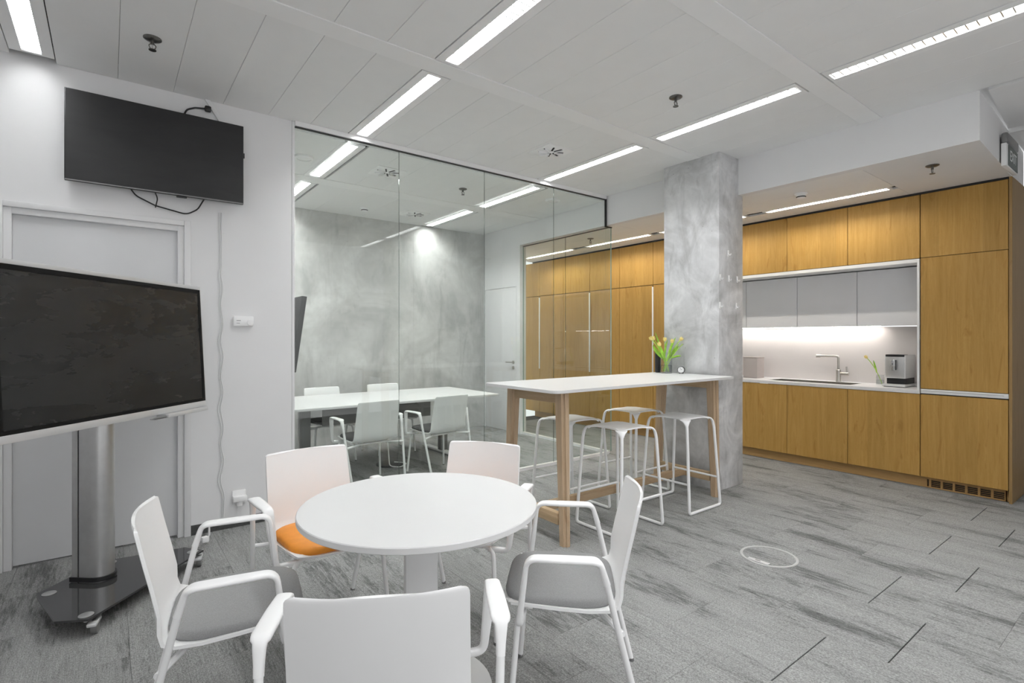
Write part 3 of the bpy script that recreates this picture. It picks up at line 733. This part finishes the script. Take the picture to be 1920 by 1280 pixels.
# ---------------------------------------------------------------- bar table
bt = thing('bar_table', 'high white-topped bar table with ash legs by the pillar', 'table', (0, 0, 0))
tx0, tx1, ty0, ty1, tz = 2.235, 4.365, 2.465, 3.275, 1.05
b = bmesh.new(); cr = .05; poly = []
for (px, py, a0) in ((tx1-cr, ty1-cr, 0), (tx0+cr, ty1-cr, PI/2), (tx0+cr, ty0+cr, PI), (tx1-cr, ty0+cr, 3*PI/2)):
    for k in range(7): a = a0+k*PI/12; poly.append((px+cr*math.cos(a), py+cr*math.sin(a)))
obj('tabletop', prism(b, poly, tz-.020, tz, .003), M['tabletop'], bt, smooth=30)
def leg_bm(x, yt, yb, w=.072, d=.098):
    b = bmesh.new(); vs = []
    for z, y, ww, dd in ((0, yb, w*.85, d*.74), (tz-.035, yt, w, d)):
        vs.append([b.verts.new((x+sx*ww/2, y+sy*dd/2, z)) for sx, sy in ((-1, -1), (1, -1), (1, 1), (-1, 1))])
    for k in range(4): b.faces.new((vs[0][k], vs[0][(k+1) % 4], vs[1][(k+1) % 4], vs[1][k]))
    b.faces.new(vs[0][::-1]); b.faces.new(vs[1])
    bmesh.ops.bevel(b, geom=[e for e in b.edges if abs(e.verts[0].co.z-e.verts[1].co.z) > .5], offset=.018, segments=3, affect='EDGES')
    return b
LXs = (2.415, 4.215)
for x in LXs:
    for yt, yb in ((2.600, 2.570), (3.130, 3.185)): obj('leg', leg_bm(x, yt, yb), M['ash'], bt)
    obj('end_rail', bx(x-.02, 2.637, .945, x+.02, 3.095, 1.015, bev=.002), M['ash_y'], bt)
    obj('low_rail', bx(x-.022, 2.615, .128, x+.022, 3.145, .205, bev=.003), M['ash_y'], bt)
obj('stretcher', bx(LXs[0]+.023, 2.855, .135, LXs[1]-.023, 2.90, .20, bev=.003), M['ash_x'], bt)
b = bmesh.new()
for x in LXs: box(b, x-.03, 2.60, 1.0155, x+.03, 3.13, 1.0295)
obj('spacer_plate', b, M['grey_metal'], bt)

# ---------------------------------------------------------------- bar stools
def stool_seat():
    b = bmesh.new(); N = 14; g = []
    for j in range(N+1):
        row = []
        for i in range(N+1):
            u, v = -1+2*i/N, -1+2*j/N; q = (u*v)**2
            x = .172*u*(1-.16*(1-v*v)*abs(u)**3); y = .172*v*(1-.16*(1-u*u)*abs(v)**3)
            c = abs(u*v)**5; x *= 1-.05*c; y *= 1-.05*c
            z = .742-.010*(1-u*u)*(1-v*v)-.020*abs(u*v)**6-.006*(abs(u)**4+abs(v)**4)*.5
            row.append(b.verts.new((x, y, z)))
        g.append(row)
    for j in range(N):
        for i in range(N): b.faces.new((g[j][i], g[j][i+1], g[j+1][i+1], g[j+1][i]))
    bmesh.ops.recalc_face_normals(b, faces=b.faces)
    bmesh.ops.solidify(b, geom=b.faces[:], thickness=.010)
    return b
st = thing('bar_stool', 'white bar stool closest to the pillar, floor bars running lengthwise to the table', 'stool', (3.80, 2.635, 0), 0, 'bar stools under the bar table')
obj('seat', stool_seat(), M['white'], st, smooth=70)
for sx in (-1, 1):
    for sy in (-1, 1):
        path = rounded([(sx*.090, sy*.090, .731), (sx*.176, sy*.176, .726), (sx*.188, sy*.190, .66), (sx*.214, sy*.228, .055)], [.050, .3], 8)
        n = len(path); rad = [(.046-.034*min(1, (i/(n*.52))**.8), .005+.0065*min(1, i/(n*.5))) for i in range(n)]
        obj('leg', tube(path, rad, 12, side=(sx*-1, sy*1, 0)), M['white'], st, smooth=70)
for sy in (-1, 1):
    y = sy*.2285
    obj('floor_rail', tube(rounded([(-.214, sy*.2275, .062), (-.216, y, .012), (.216, y, .012), (.214, sy*.2275, .062)], .045, 8), .0115, 12), M['white'], st)
for sx in (-1, 1):
    obj('footrest', tube([(sx*.2065, -.214, .235), (sx*.2065, .214, .235)], .0085, 10), M['white'], st)
dup(st, (3.01, 2.615, 0), PI/2, 'white bar stool nearest the round table, overlapped by the armchair')
dup(st, (2.985, 3.11, 0), PI/2, 'white bar stool on the far side of bar table, partly behind table leg')
dup(st, (3.80, 3.135, 0), PI/2, 'white bar stool on the far side of bar table, closer to the pillar')

# ---------------------------------------------------------------- on the bar table
vz = thing('flower_vase', 'clear glass cylinder vase holding yellow tulips on the bar table', 'vase', (4.272, 3.124, tz))
obj('glass_body', lathe(bmesh.new(), [(0, 0), (.055, 0), (.058, .004), (.058, .20), (.0545, .20), (.0545, .014), (0, .012)], 32), M['vase'], vz)
obj('water', lathe(bmesh.new(), [(0, .015), (.0535, .015), (.0535, .075), (0, .075)], 28), M['water'], vz)
obj('base_disc', lathe(bmesh.new(), [(0, -.0), (.054, .0), (.054, .010), (0, .010)], 28), M['vase'], vz)
RT = Vector((.794, -.608, 0)); FW = Vector((.608, .794, 0))
def leaf_bm(b, p0, p1, bend, w, nrm):
    p0, p1 = Vector(p0), Vector(p1); mid = (p0+p1)/2+Vector(bend); N = 8; rows = []
    nrm = Vector(nrm)
    for i in range(N+1):
        s = i/N; p = p0*(1-s)**2+mid*2*s*(1-s)+p1*s*s
        d = ((mid-p0)*(1-s)+(p1-mid)*s).normalized(); a = d.cross(nrm).normalized()
        ww = w*math.sin(PI*min(1, (s*.86+.14)))**.8+.0006
        rows.append([b.verts.new(p+a*(ww*k)+nrm*(-.010*abs(k)*ww/.012)) for k in (-1, -.5, 0, .5, 1)])
    for i in range(N):
        for k in range(4): b.faces.new((rows[i][k], rows[i][k+1], rows[i+1][k+1], rows[i+1][k]))
    bmesh.ops.recalc_face_normals(b, faces=b.faces[:]); bmesh.ops.solidify(b, geom=b.faces[:], thickness=.0012); return b
def petal_bm(R, hgt, ang, open_):
    b = bmesh.new(); rows = []; N = 6
    for i in range(N+1):
        s = i/N; r = R*(math.sin(PI*(.12+.62*s))**.9)*(1-.25*s*(1-open_)); w = .62*math.sin(PI*min(1, .16+.80*s))**.7
        rows.append([b.verts.new((r*math.cos(ang+k*w), r*math.sin(ang+k*w), hgt*(s-.06*abs(k)*s))) for k in (-1, -.5, 0, .5, 1)])
    for i in range(N):
        for k in range(4): b.faces.new((rows[i][k], rows[i][k+1], rows[i+1][k+1], rows[i+1][k]))
    bmesh.ops.recalc_face_normals(b, faces=b.faces[:]); bmesh.ops.solidify(b, geom=b.faces[:], thickness=.001); return b
def tulip(base, foot, head, label, leaves, group, R=.020, hgt=.042):
    """foot, head: (sideways, depth, height) about the vase's base"""
    t = thing('tulip', label, 'flower', base, 0, group)
    f = RT*foot[0]+FW*foot[1]+Vector((0, 0, foot[2])); h = RT*head[0]+FW*head[1]+Vector((0, 0, head[2]))
    ctl = f.lerp(h, .55)+Vector((0, 0, .035))-RT*head[0]*.12
    pts = [f*(1-s)**2+ctl*2*s*(1-s)+h*s*s for s in [k/8 for k in range(9)]]
    obj('stem', tube(pts, .0036, 8), M['stem'], t)
    d = (pts[-1]-pts[-2]).normalized(); q = Vector((0, 0, 1)).rotation_difference(d).to_matrix().to_4x4()
    for k in range(6):
        b = petal_bm(R*(1 if k % 2 else .88), hgt, k*PI/3, .5); obj('petal', xf(b, Matrix.Translation(h) @ q), M['petal'], t, smooth=80)
    for (s, dx, dd, dz, w, bend) in leaves:
        p0 = f.lerp(ctl, .55).lerp(h, s*.2); p1 = p0+RT*dx+FW*dd+Vector((0, 0, dz))
        b = leaf_bm(bmesh.new(), p0, p1, RT*bend+Vector((0, 0, .02)), w, (-FW*.85+RT*.3).normalized())
        obj('leaf', b, M['leaf'], t, smooth=80)
GT = 'yellow tulips in the glass vase'
vb = (4.272, 3.124, tz)
tulip(vb, (.025, .0, .016), (-.140, -.02, .318), 'tulip leaning furthest towards the wardrobes, drooping outward', [(.2, -.105, .01, .14, .018, -.03)], GT)
tulip(vb, (.015, .02, .016), (-.105, .03, .320), 'pale tulip second from the wardrobe side of the bunch', [(.1, -.085, .0, .265, .011, .01)], GT)
tulip(vb, (.02, -.02, .016), (-.068, -.04, .262), 'short tulip in front, low in the bunch', [(.3, -.05, -.03, .12, .017, -.015)], GT)
tulip(vb, (-.01, .01, .016), (-.010, .01, .305), 'upright tulip in the middle of the bunch', [(.1, .03, .0, .20, .011, -.01)], GT)
tulip(vb, (-.015, -.01, .016), (.045, -.02, .290), 'tulip just beside the middle one, towards the pillar', [(.1, .055, .0, .15, .012, .02)], GT)
tulip(vb, (-.03, .01, .016), (.125, -.02, .312), 'tulip leaning towards the pillar, upper of three', [(.3, .085, .02, .21, .013, .0)], GT)
tulip(vb, (-.025, .02, .016), (.150, .03, .300), 'tulip leaning towards the pillar, middle of three', [(.3, .10, -.01, .13, .015, .02)], GT)
tulip(vb, (-.025, -.015, .016), (.165, -.01, .285), 'tulip leaning furthest towards the pillar, lowest of three', [(.8, .09, -.02, .02, .009, .03)], GT)
ck = thing('desk_clock', 'small black desk clock with white dial beside the vase', 'clock', (4.315, 2.985, tz), math.radians(-62))
b = lathe(bmesh.new(), [(0, 0), (.028, 0), (.034, .010), (.034, .040), (.031, .044), (0, .044)], 28); obj('case', xf(b, Matrix.Translation((0, .022, .036)) @ Matrix.Rotation(PI/2, 4, 'X')), M['black'], ck)
b = lathe(bmesh.new(), [(0, 0), (.029, 0), (.029, .002), (0, .002)], 28); dl = obj('dial', xf(b, Matrix.Translation((0, -.0222, .036)) @ Matrix.Rotation(PI/2, 4, 'X')), M['white'], ck)
b = bmesh.new()
for k in range(12):
    bb = bx(-.0012, -.0250, .022, .0012, -.0244, .027); xf(bb, Matrix.Translation((0, 0, .036)) @ Matrix.Rotation(k*PI/6, 4, 'Y') @ Matrix.Translation((0, 0, 0)))
    me_ = bpy.data.meshes.new('x'); bb.to_mesh(me_); b.from_mesh(me_); bb.free(); bpy.data.meshes.remove(me_)
obj('tick_marks', b, M['black'], dl)['kind'] = 'stuff'
b = bmesh.new(); sweep(b, [(0, -.0255, .036), (.012, -.0255, .045)], .0012, 6); sweep(b, [(0, -.0255, .036), (-.006, -.0255, .056)], .001, 6); obj('hands', b, M['black'], dl)
b = bmesh.new()
for s in (-1, 1): sweep(b, [(s*.012, 0, .006), (s*.020, 0, 0)], .004, 8)
obj('foot', b, M['black'], ck)
spk = thing('black_box', 'slim upright black box behind the vase on the bar table', 'box', (4.275, 3.222, tz), -yaw)
obj('body', bx(-.026, -.02, 0, .026, .02, .195, bev=.006), M['black'], spk); obj('cap', bx(-.022, -.017, .1955, .022, .017, .199, bev=.001), M['grey_metal'], spk)

# worktop vase with single tulip
v2 = thing('flower_jar', 'small glass jar with a single tulip on the worktop', 'vase', (6.36, 2.005, .902))
obj('glass_body', lathe(bmesh.new(), [(0, 0), (.034, 0), (.037, .004), (.037, .085), (.033, .095), (.036, .105), (.0335, .105), (.031, .095), (.0345, .085), (.0345, .010), (0, .008)], 28), M['vase'], v2)
obj('water', lathe(bmesh.new(), [(0, .011), (.0335, .011), (.0335, .05), (0, .05)], 24), M['water'], v2)
tulip((6.36, 2.005, .902), (.018, 0, .012), (-.135, 0, .275), 'single drooping tulip in the jar beside the coffee machine', [(.5, -.055, -.02, .13, .012, .01)], 'tulip on the worktop', .017, .04)

# pillar hooks
hn = ['topmost, on its own', 'middle row, nearest the table', 'middle row, centre one', 'middle row, nearest the kitchen', 'bottom row, nearest the table', 'bottom row, nearest the kitchen']
for (x, z), nm in zip(((4.54, 2.169), (4.406, 1.938), (4.549, 1.938), (4.694, 1.939), (4.40, 1.685), (4.678, 1.688)), hn):
    t = thing('adhesive_hook', 'small white adhesive hook on the pillar, %s' % nm, 'hook', (x, 2.639, z), 0, 'hooks on the pillar')
    obj('plate', bx(-.013, -.004, -.030, .013, 0, .030, bev=.002), M['white'], t)
    obj('hook_arm', tube(rounded([(0, -.004, .005), (0, -.014, -.018), (0, -.026, -.018), (0, -.028, -.004)], .006, 3), .004, 8), M['white'], t)

# ---------------------------------------------------------------- meeting table and television behind the glass
mt = thing('meeting_table', 'long white meeting table behind the glass partition', 'table', (0, 0, 0))
obj('tabletop', bx(1.20, 5.01, .708, 3.65, 6.17, .733, bev=.003), M['tabletop'], mt)
for x in (1.60, 3.22):
    lg = obj('leg', bx(x-.045, 5.55, .035, x+.045, 5.63, .70, bev=.004), M['grey_metal'], mt)
    obj('foot_bar', bx(x-.04, 5.17, .008, x+.04, 6.01, .034, bev=.006), M['white_metal'], lg)
    obj('cross_head', bx(x-.03, 5.25, .702, x+.03, 5.93, .7075), M['grey_metal'], mt)
obj('modesty_panel', bx(1.78, 5.60, .46, 3.06, 5.615, .69), M['grey_metal'], mt)
b = bmesh.new(); box(b, 2.15, 5.50, .60, 2.85, 5.505, .64); box(b, 2.15, 5.44, .598, 2.85, 5.505, .602); box(b, 2.15, 5.44, .60, 2.85, 5.444, .64)
for x in (2.2, 2.8): box(b, x, 5.44, .60, x+.02, 5.505, .705)
obj('cable_tray', b, M['grey_metal'], mt)
cs = thing('cable_spine', 'white looped cable with dark floor socket under meeting table', 'cable', (2.45, 5.40, 0))
obj('floor_socket', lathe(bmesh.new(), [(0, 0), (.15, 0), (.15, .012), (.13, .016), (0, .016)], 28), M['black'], cs)
obj('cable', tube(rounded([(.05, 0, .02), (.16, -.10, .012), (.02, -.22, .010), (-.06, -.12, .012), (-.02, .03, .30), (-.02, .05, .60)], .05), .006, 8), M['white'], cs)
tv2 = thing('tilted_television', 'black television tilted forward on meeting room side wall, seen edge-on', 'television', (1.12, 4.55, 1.42))
b = bx(-.02, 0, -.32, .02, 1.0, .32, bev=.003); xf(b, Matrix.Translation((.135, 0, 0)) @ Matrix.Rotation(math.radians(8), 4, 'Y')); obj('panel', b, M['black'], tv2)
b = bx(.0205, .015, -.30, .022, .985, .305); xf(b, Matrix.Translation((.135, 0, 0)) @ Matrix.Rotation(math.radians(8), 4, 'Y')); obj('screen', b, M['tv_screen'], tv2)
obj('wall_bracket', bx(.001, .35, -.12, .11, .65, .12, bev=.004), M['grey_metal'], tv2)

# ---------------------------------------------------------------- left wall: television, cables, thermostat, socket
tv = thing('wall_television', 'black television mounted high on the white wall above the door', 'television', (.277, 4.205, 2.637))
TW, TH = .496, .283
obj('casing', bx(-TW, .004, -TH, TW, .030, TH, bev=.003), M['black'], tv)
obj('back_cover', bx(-TW*.75, .030, -TH*.7, TW*.75, .055, TH*.6, bev=.006), M['black'], tv)
obj('screen', bx(-TW+.006, .0015, -TH+.012, TW-.006, .004, TH-.006), M['tv_screen'], tv)
obj('bottom_trim', bx(-TW+.002, .0005, -TH+.001, TW-.002, .004, -TH+.008), M['grey_metal'], tv)
obj('status_light_box', bx(.085, .006, -TH-.012, .145, .024, -TH, bev=.002), M['black'], tv)
obj('side_socket', bx(TW, .010, .055, TW+.008, .022, .090), M['black'], tv)
br = obj('wall_bracket', bx(-.15, .055, -.12, .15, .0945, .12, bev=.003), M['grey_metal'], tv)
pc = thing('power_cord', 'black power cord plugged in above the wall television', 'cable', (.277, 4.29, 2.637))
obj('cord', tube(rounded([(.125, -.035, .27), (.15, -.02, .335), (.20, -.015, .362), (.262, -.015, .372)], .05), .006, 8), M['black'], pc)
obj('plug', bx(.258, -.036, .352, .298, -.004, .392, bev=.008), M['black'], pc)
wsk = thing('ceiling_cable_duct', 'white cable duct running from plug to television', 'duct', (.277, 4.299, 2.637))
b = bx(-.014, -.016, -.12, .014, 0, .12, bev=.003); xf(b, Matrix.Translation((.335, 0, .355)) @ Matrix.Rotation(math.radians(-33), 4, 'Y')); obj('duct', b, M['casing'], wsk)
sc_ = thing('signal_cable', 'black cable looping below the wall television', 'cable', (.277, 4.27, 2.637))
obj('cable', tube(rounded([(-.17, -.03, -.27), (-.14, 0, -.31), (-.03, .01, -.358), (.06, .01, -.375), (.15, .01, -.392), (.215, .0, -.35), (.255, -.03, -.27)], .08, 6), .0045, 8), M['black'], sc_)
obj('short_cable', tube(rounded([(-.035, -.03, -.275), (-.018, .0, -.31), (-.03, .005, -.372)], .04, 6), .004, 8), M['black'], sc_)
cb = thing('wall_cable', 'thin white cable hanging in waves down the white wall', 'cable', (.644, YW-.008, 0))
pts = [(0, 0, 2.29), (.0, 0, 1.9)]
z = 1.85; k = 0
while z > .17:
    pts.append(((.010+.012*(2.0-z)/2)*(1 if k % 2 else -.5), 0, z)); z -= .10+.05*((k*7) % 3)/2; k += 1
pts.append((.012, 0, .09))
obj('cord', tube(rounded(pts, .2, 4), .0042, 8), M['casing'], cb)
obj('cord', tube(rounded([(p[0]-.013+.006*math.sin(i*1.7), 0, p[2]) for i, p in enumerate(pts)], .2, 4), .0035, 8), M['casing'], cb)
th = thing('thermostat', 'white thermostat with dial on the white wall', 'thermostat', (.786, YW, 1.51))
obj('body', bx(-.066, -.028, -.037, .066, -.0005, .037, bev=.005), M['white'], th)
dlm = obj('dial', xf(lathe(bmesh.new(), [(0, 0), (.022, 0), (.021, .010), (0, .011)], 24), Matrix.Translation((.043, -.028, -.010)) @ Matrix.Rotation(PI/2, 4, 'X')), M['white'], th)
b = bmesh.new(); box(b, -.048, -.0287, .002, -.020, -.0281, .006); box(b, -.048, -.0287, -.016, -.026, -.0281, -.013); obj('print', b, M['grey_metal'], th)
so = thing('wall_socket', 'white wall socket with hinged cover and plug near floor', 'socket', (.758, YW, .205))
obj('plate', bx(-.045, -.012, -.035, .045, -.0005, .062, bev=.004), M['white'], so)
b = bx(-.045, -.062, -.012, .045, -.012, .028, bev=.006); obj('cover', b, M['white'], so)
obj('plug', tube([(0, -.030, -.012), (0, -.034, -.045)], .020, 14), M['white'], so)

# ---------------------------------------------------------------- mobile touch display
ds = thing('mobile_display', 'large touch display on a wheeled aluminium stand before the door', 'display', (-.055, 3.62, 0), math.atan2(.747, .669))
# local x runs along the screen, local -y is the side it faces
poly = [(-.40, -.33), (.40, -.33), (.43, -.19), (.235, .10), (.19, .15), (-.19, .15), (-.235, .10), (-.43, -.19)]
obj('base_plate', prism(bmesh.new(), poly, .080, .090, .0015), M['base_glass'], ds, smooth=20)
for (x, y) in ((-.365, -.285), (.365, -.285), (-.185, .085), (.185, .085)):
    cpp = obj('cap_disc', lathe(bmesh.new(), [(0, .0905), (.030, .0905), (.030, .0925), (.026, .094), (0, .094)], 24, (x, y, 0)), M['alu'], ds)
    cst = obj('caster', xf(lathe(bmesh.new(), [(0, -.012), (.031, -.012), (.0335, -.009), (.0335, .009), (.031, .012), (0, .012)], 24), Matrix.Translation((x+.015, y-.032, .034)) @ Matrix.Rotation(.5, 4, 'Z') @ Matrix.Rotation(PI/2, 4, 'X')), M['grey_metal'], ds)
    b = bmesh.new(); sweep(b, [(x, y, .0795), (x, y, .06)], .010, 10)
    hb = bx(-.040, -.020, .046, .046, .020, .064, bev=.006); xf(hb, Matrix.Translation((x+.010, y-.030, 0)) @ Matrix.Rotation(.5, 4, 'Z'))
    me_ = bpy.data.meshes.new('x'); hb.to_mesh(me_); b.from_mesh(me_); hb.free(); bpy.data.meshes.remove(me_)
    obj('fork', b, M['silver'], cst)
    hb = bx(.03, -.014, .050, .098, .014, .058, bev=.002); xf(hb, Matrix.Translation((x+.010, y-.030, .0)) @ Matrix.Rotation(.5, 4, 'Z') @ Matrix.Rotation(-.10, 4, 'Y')); obj('brake_lever', hb, M['silver'], cst)
def dshape(sc=1.0):
    pts = []
    for k in range(13):
        a = -PI+PI*k/12; pts.append((.062*sc*math.cos(a), -.02+.068*sc*math.sin(a)))
    pts += [(.062*sc, .042), (.055*sc, .042), (.055*sc, .050), (.062*sc, .050), (.062*sc, .082*sc), (-.062*sc, .082*sc), (-.062*sc, .050), (-.055*sc, .050), (-.055*sc, .042), (-.062*sc, .042)]
    return pts
obj('column', prism(bmesh.new(), dshape(), .0905, 1.60), M['alu'], ds, smooth=30)
b = bmesh.new()
for s in (-1, 1): box(b, s*.0555, .0425, .095, s*.0575, .0495, 1.59)
obj('groove_strip', b, M['black'], ds)
obj('collar', prism(bmesh.new(), [(x*1.10, (y-.02)*1.10+.02) for x, y in dshape()[:13]]+[(.068, .092), (-.068, .092)], .0945, .118), M['black'], ds, smooth=30)
TL = Matrix.Translation((0, -.135, 1.33)) @ Matrix.Rotation(math.radians(-3.2), 4, 'X')
DW, DH = .665, .395
hs = obj('housing', xf(bx(-DW, 0, -DH, DW, .055, DH, bev=.006), TL), M['silver'], ds)
b = bmesh.new()
for a in ((-DW, -DH, DW, -DH+.036), (-DW, DH-.022, DW, DH), (-DW, -DH+.036, -DW+.022, DH-.022)): box(b, a[0], -.008, a[1], a[2], .0, a[3], bev=.002)
box(b, DW-.004, -.008, -DH+.036, DW, 0, DH-.022)
obj('front_frame', xf(b, TL), M['silver'], ds)
b = bmesh.new(); ix0, ix1, iz0, iz1 = -DW+.022, DW-.004, -DH+.036, DH-.022
for a in ((ix0, iz0, ix1, iz0+.018), (ix0, iz1-.024, ix1, iz1), (ix0, iz0+.018, ix0+.018, iz1-.024), (ix1-.022, iz0+.018, ix1, iz1-.024)): box(b, a[0], -.007, a[1], a[2], -.0005, a[3])
obj('bezel', xf(b, TL), M['bezel'], ds)
obj('screen', xf(bx(ix0+.018, -.0045, iz0+.018, ix1-.022, -.0005, iz1-.024), TL), M['touch_screen'], ds)
obj('mount', bx(-.20, -.075, 1.12, .20, .0, 1.50, bev=.004) if False else bx(-.055, -.078, 1.13, .055, -.072, 1.50), M['black'], ds)
b = bx(.27, -.045, -DH-.024, .63, .03, -DH-.001, bev=.003); pt = obj('pen_tray', xf(b, TL), M['silver'], ds)
b = sweep(bmesh.new(), [(.15, -.028, -DH-.014), (.19, -.028, -DH-.014), (.2695, -.028, -DH-.014)], [.002, .009, .009], 10); obj('stylus', xf(b, TL), M['grey_metal'], pt)
pl = thing('loose_plug', 'white mains plug on a hanging cord behind the armchair', 'plug', (.50, 3.98, .0), .3)
obj('body', bx(-.022, -.018, .04, .018, .018, .078, bev=.006), M['white'], pl)
b = bmesh.new()
for y in (-.009, .009): sweep(b, [(-.022, y, .058), (-.045, y, .058)], .0024, 6)
obj('pin', b, M['chrome'], pl)
obj('cord', tube(rounded([(.010, 0, .060), (.030, 0, .078), (.028, .0, .13), (.032, .012, .15), (.036, .03, .02), (.05, .12, .0045)], .03), .0045, 8), M['white'], pl)

# ---------------------------------------------------------------- floor outlet
fl = thing('floor_outlet', 'round carpet-filled floor outlet with grey rim in open floor', 'floor outlet', (3.32, 1.654, 0))
obj('rim', lathe(bmesh.new(), [(.152, .0), (.168, .0), (.168, .003), (.165, .0045), (.155, .0045), (.152, .003), (.152, 0)], 56), M['grey_rim'], fl)
obj('carpet_insert', lathe(bmesh.new(), [(0, .0005), (.1515, .0005), (.1515, .0022), (0, .0022)], 56), M['carpet'], fl)
lid = obj('cable_flap', bx(-.065, -.017, .0025, .065, .017, .007, bev=.002), M['silver'], fl, (-.128, .0, 0), math.radians(93))
obj('slot', bx(-.012, -.006, .0071, .02, .006, .0076), M['grey_metal'], lid)
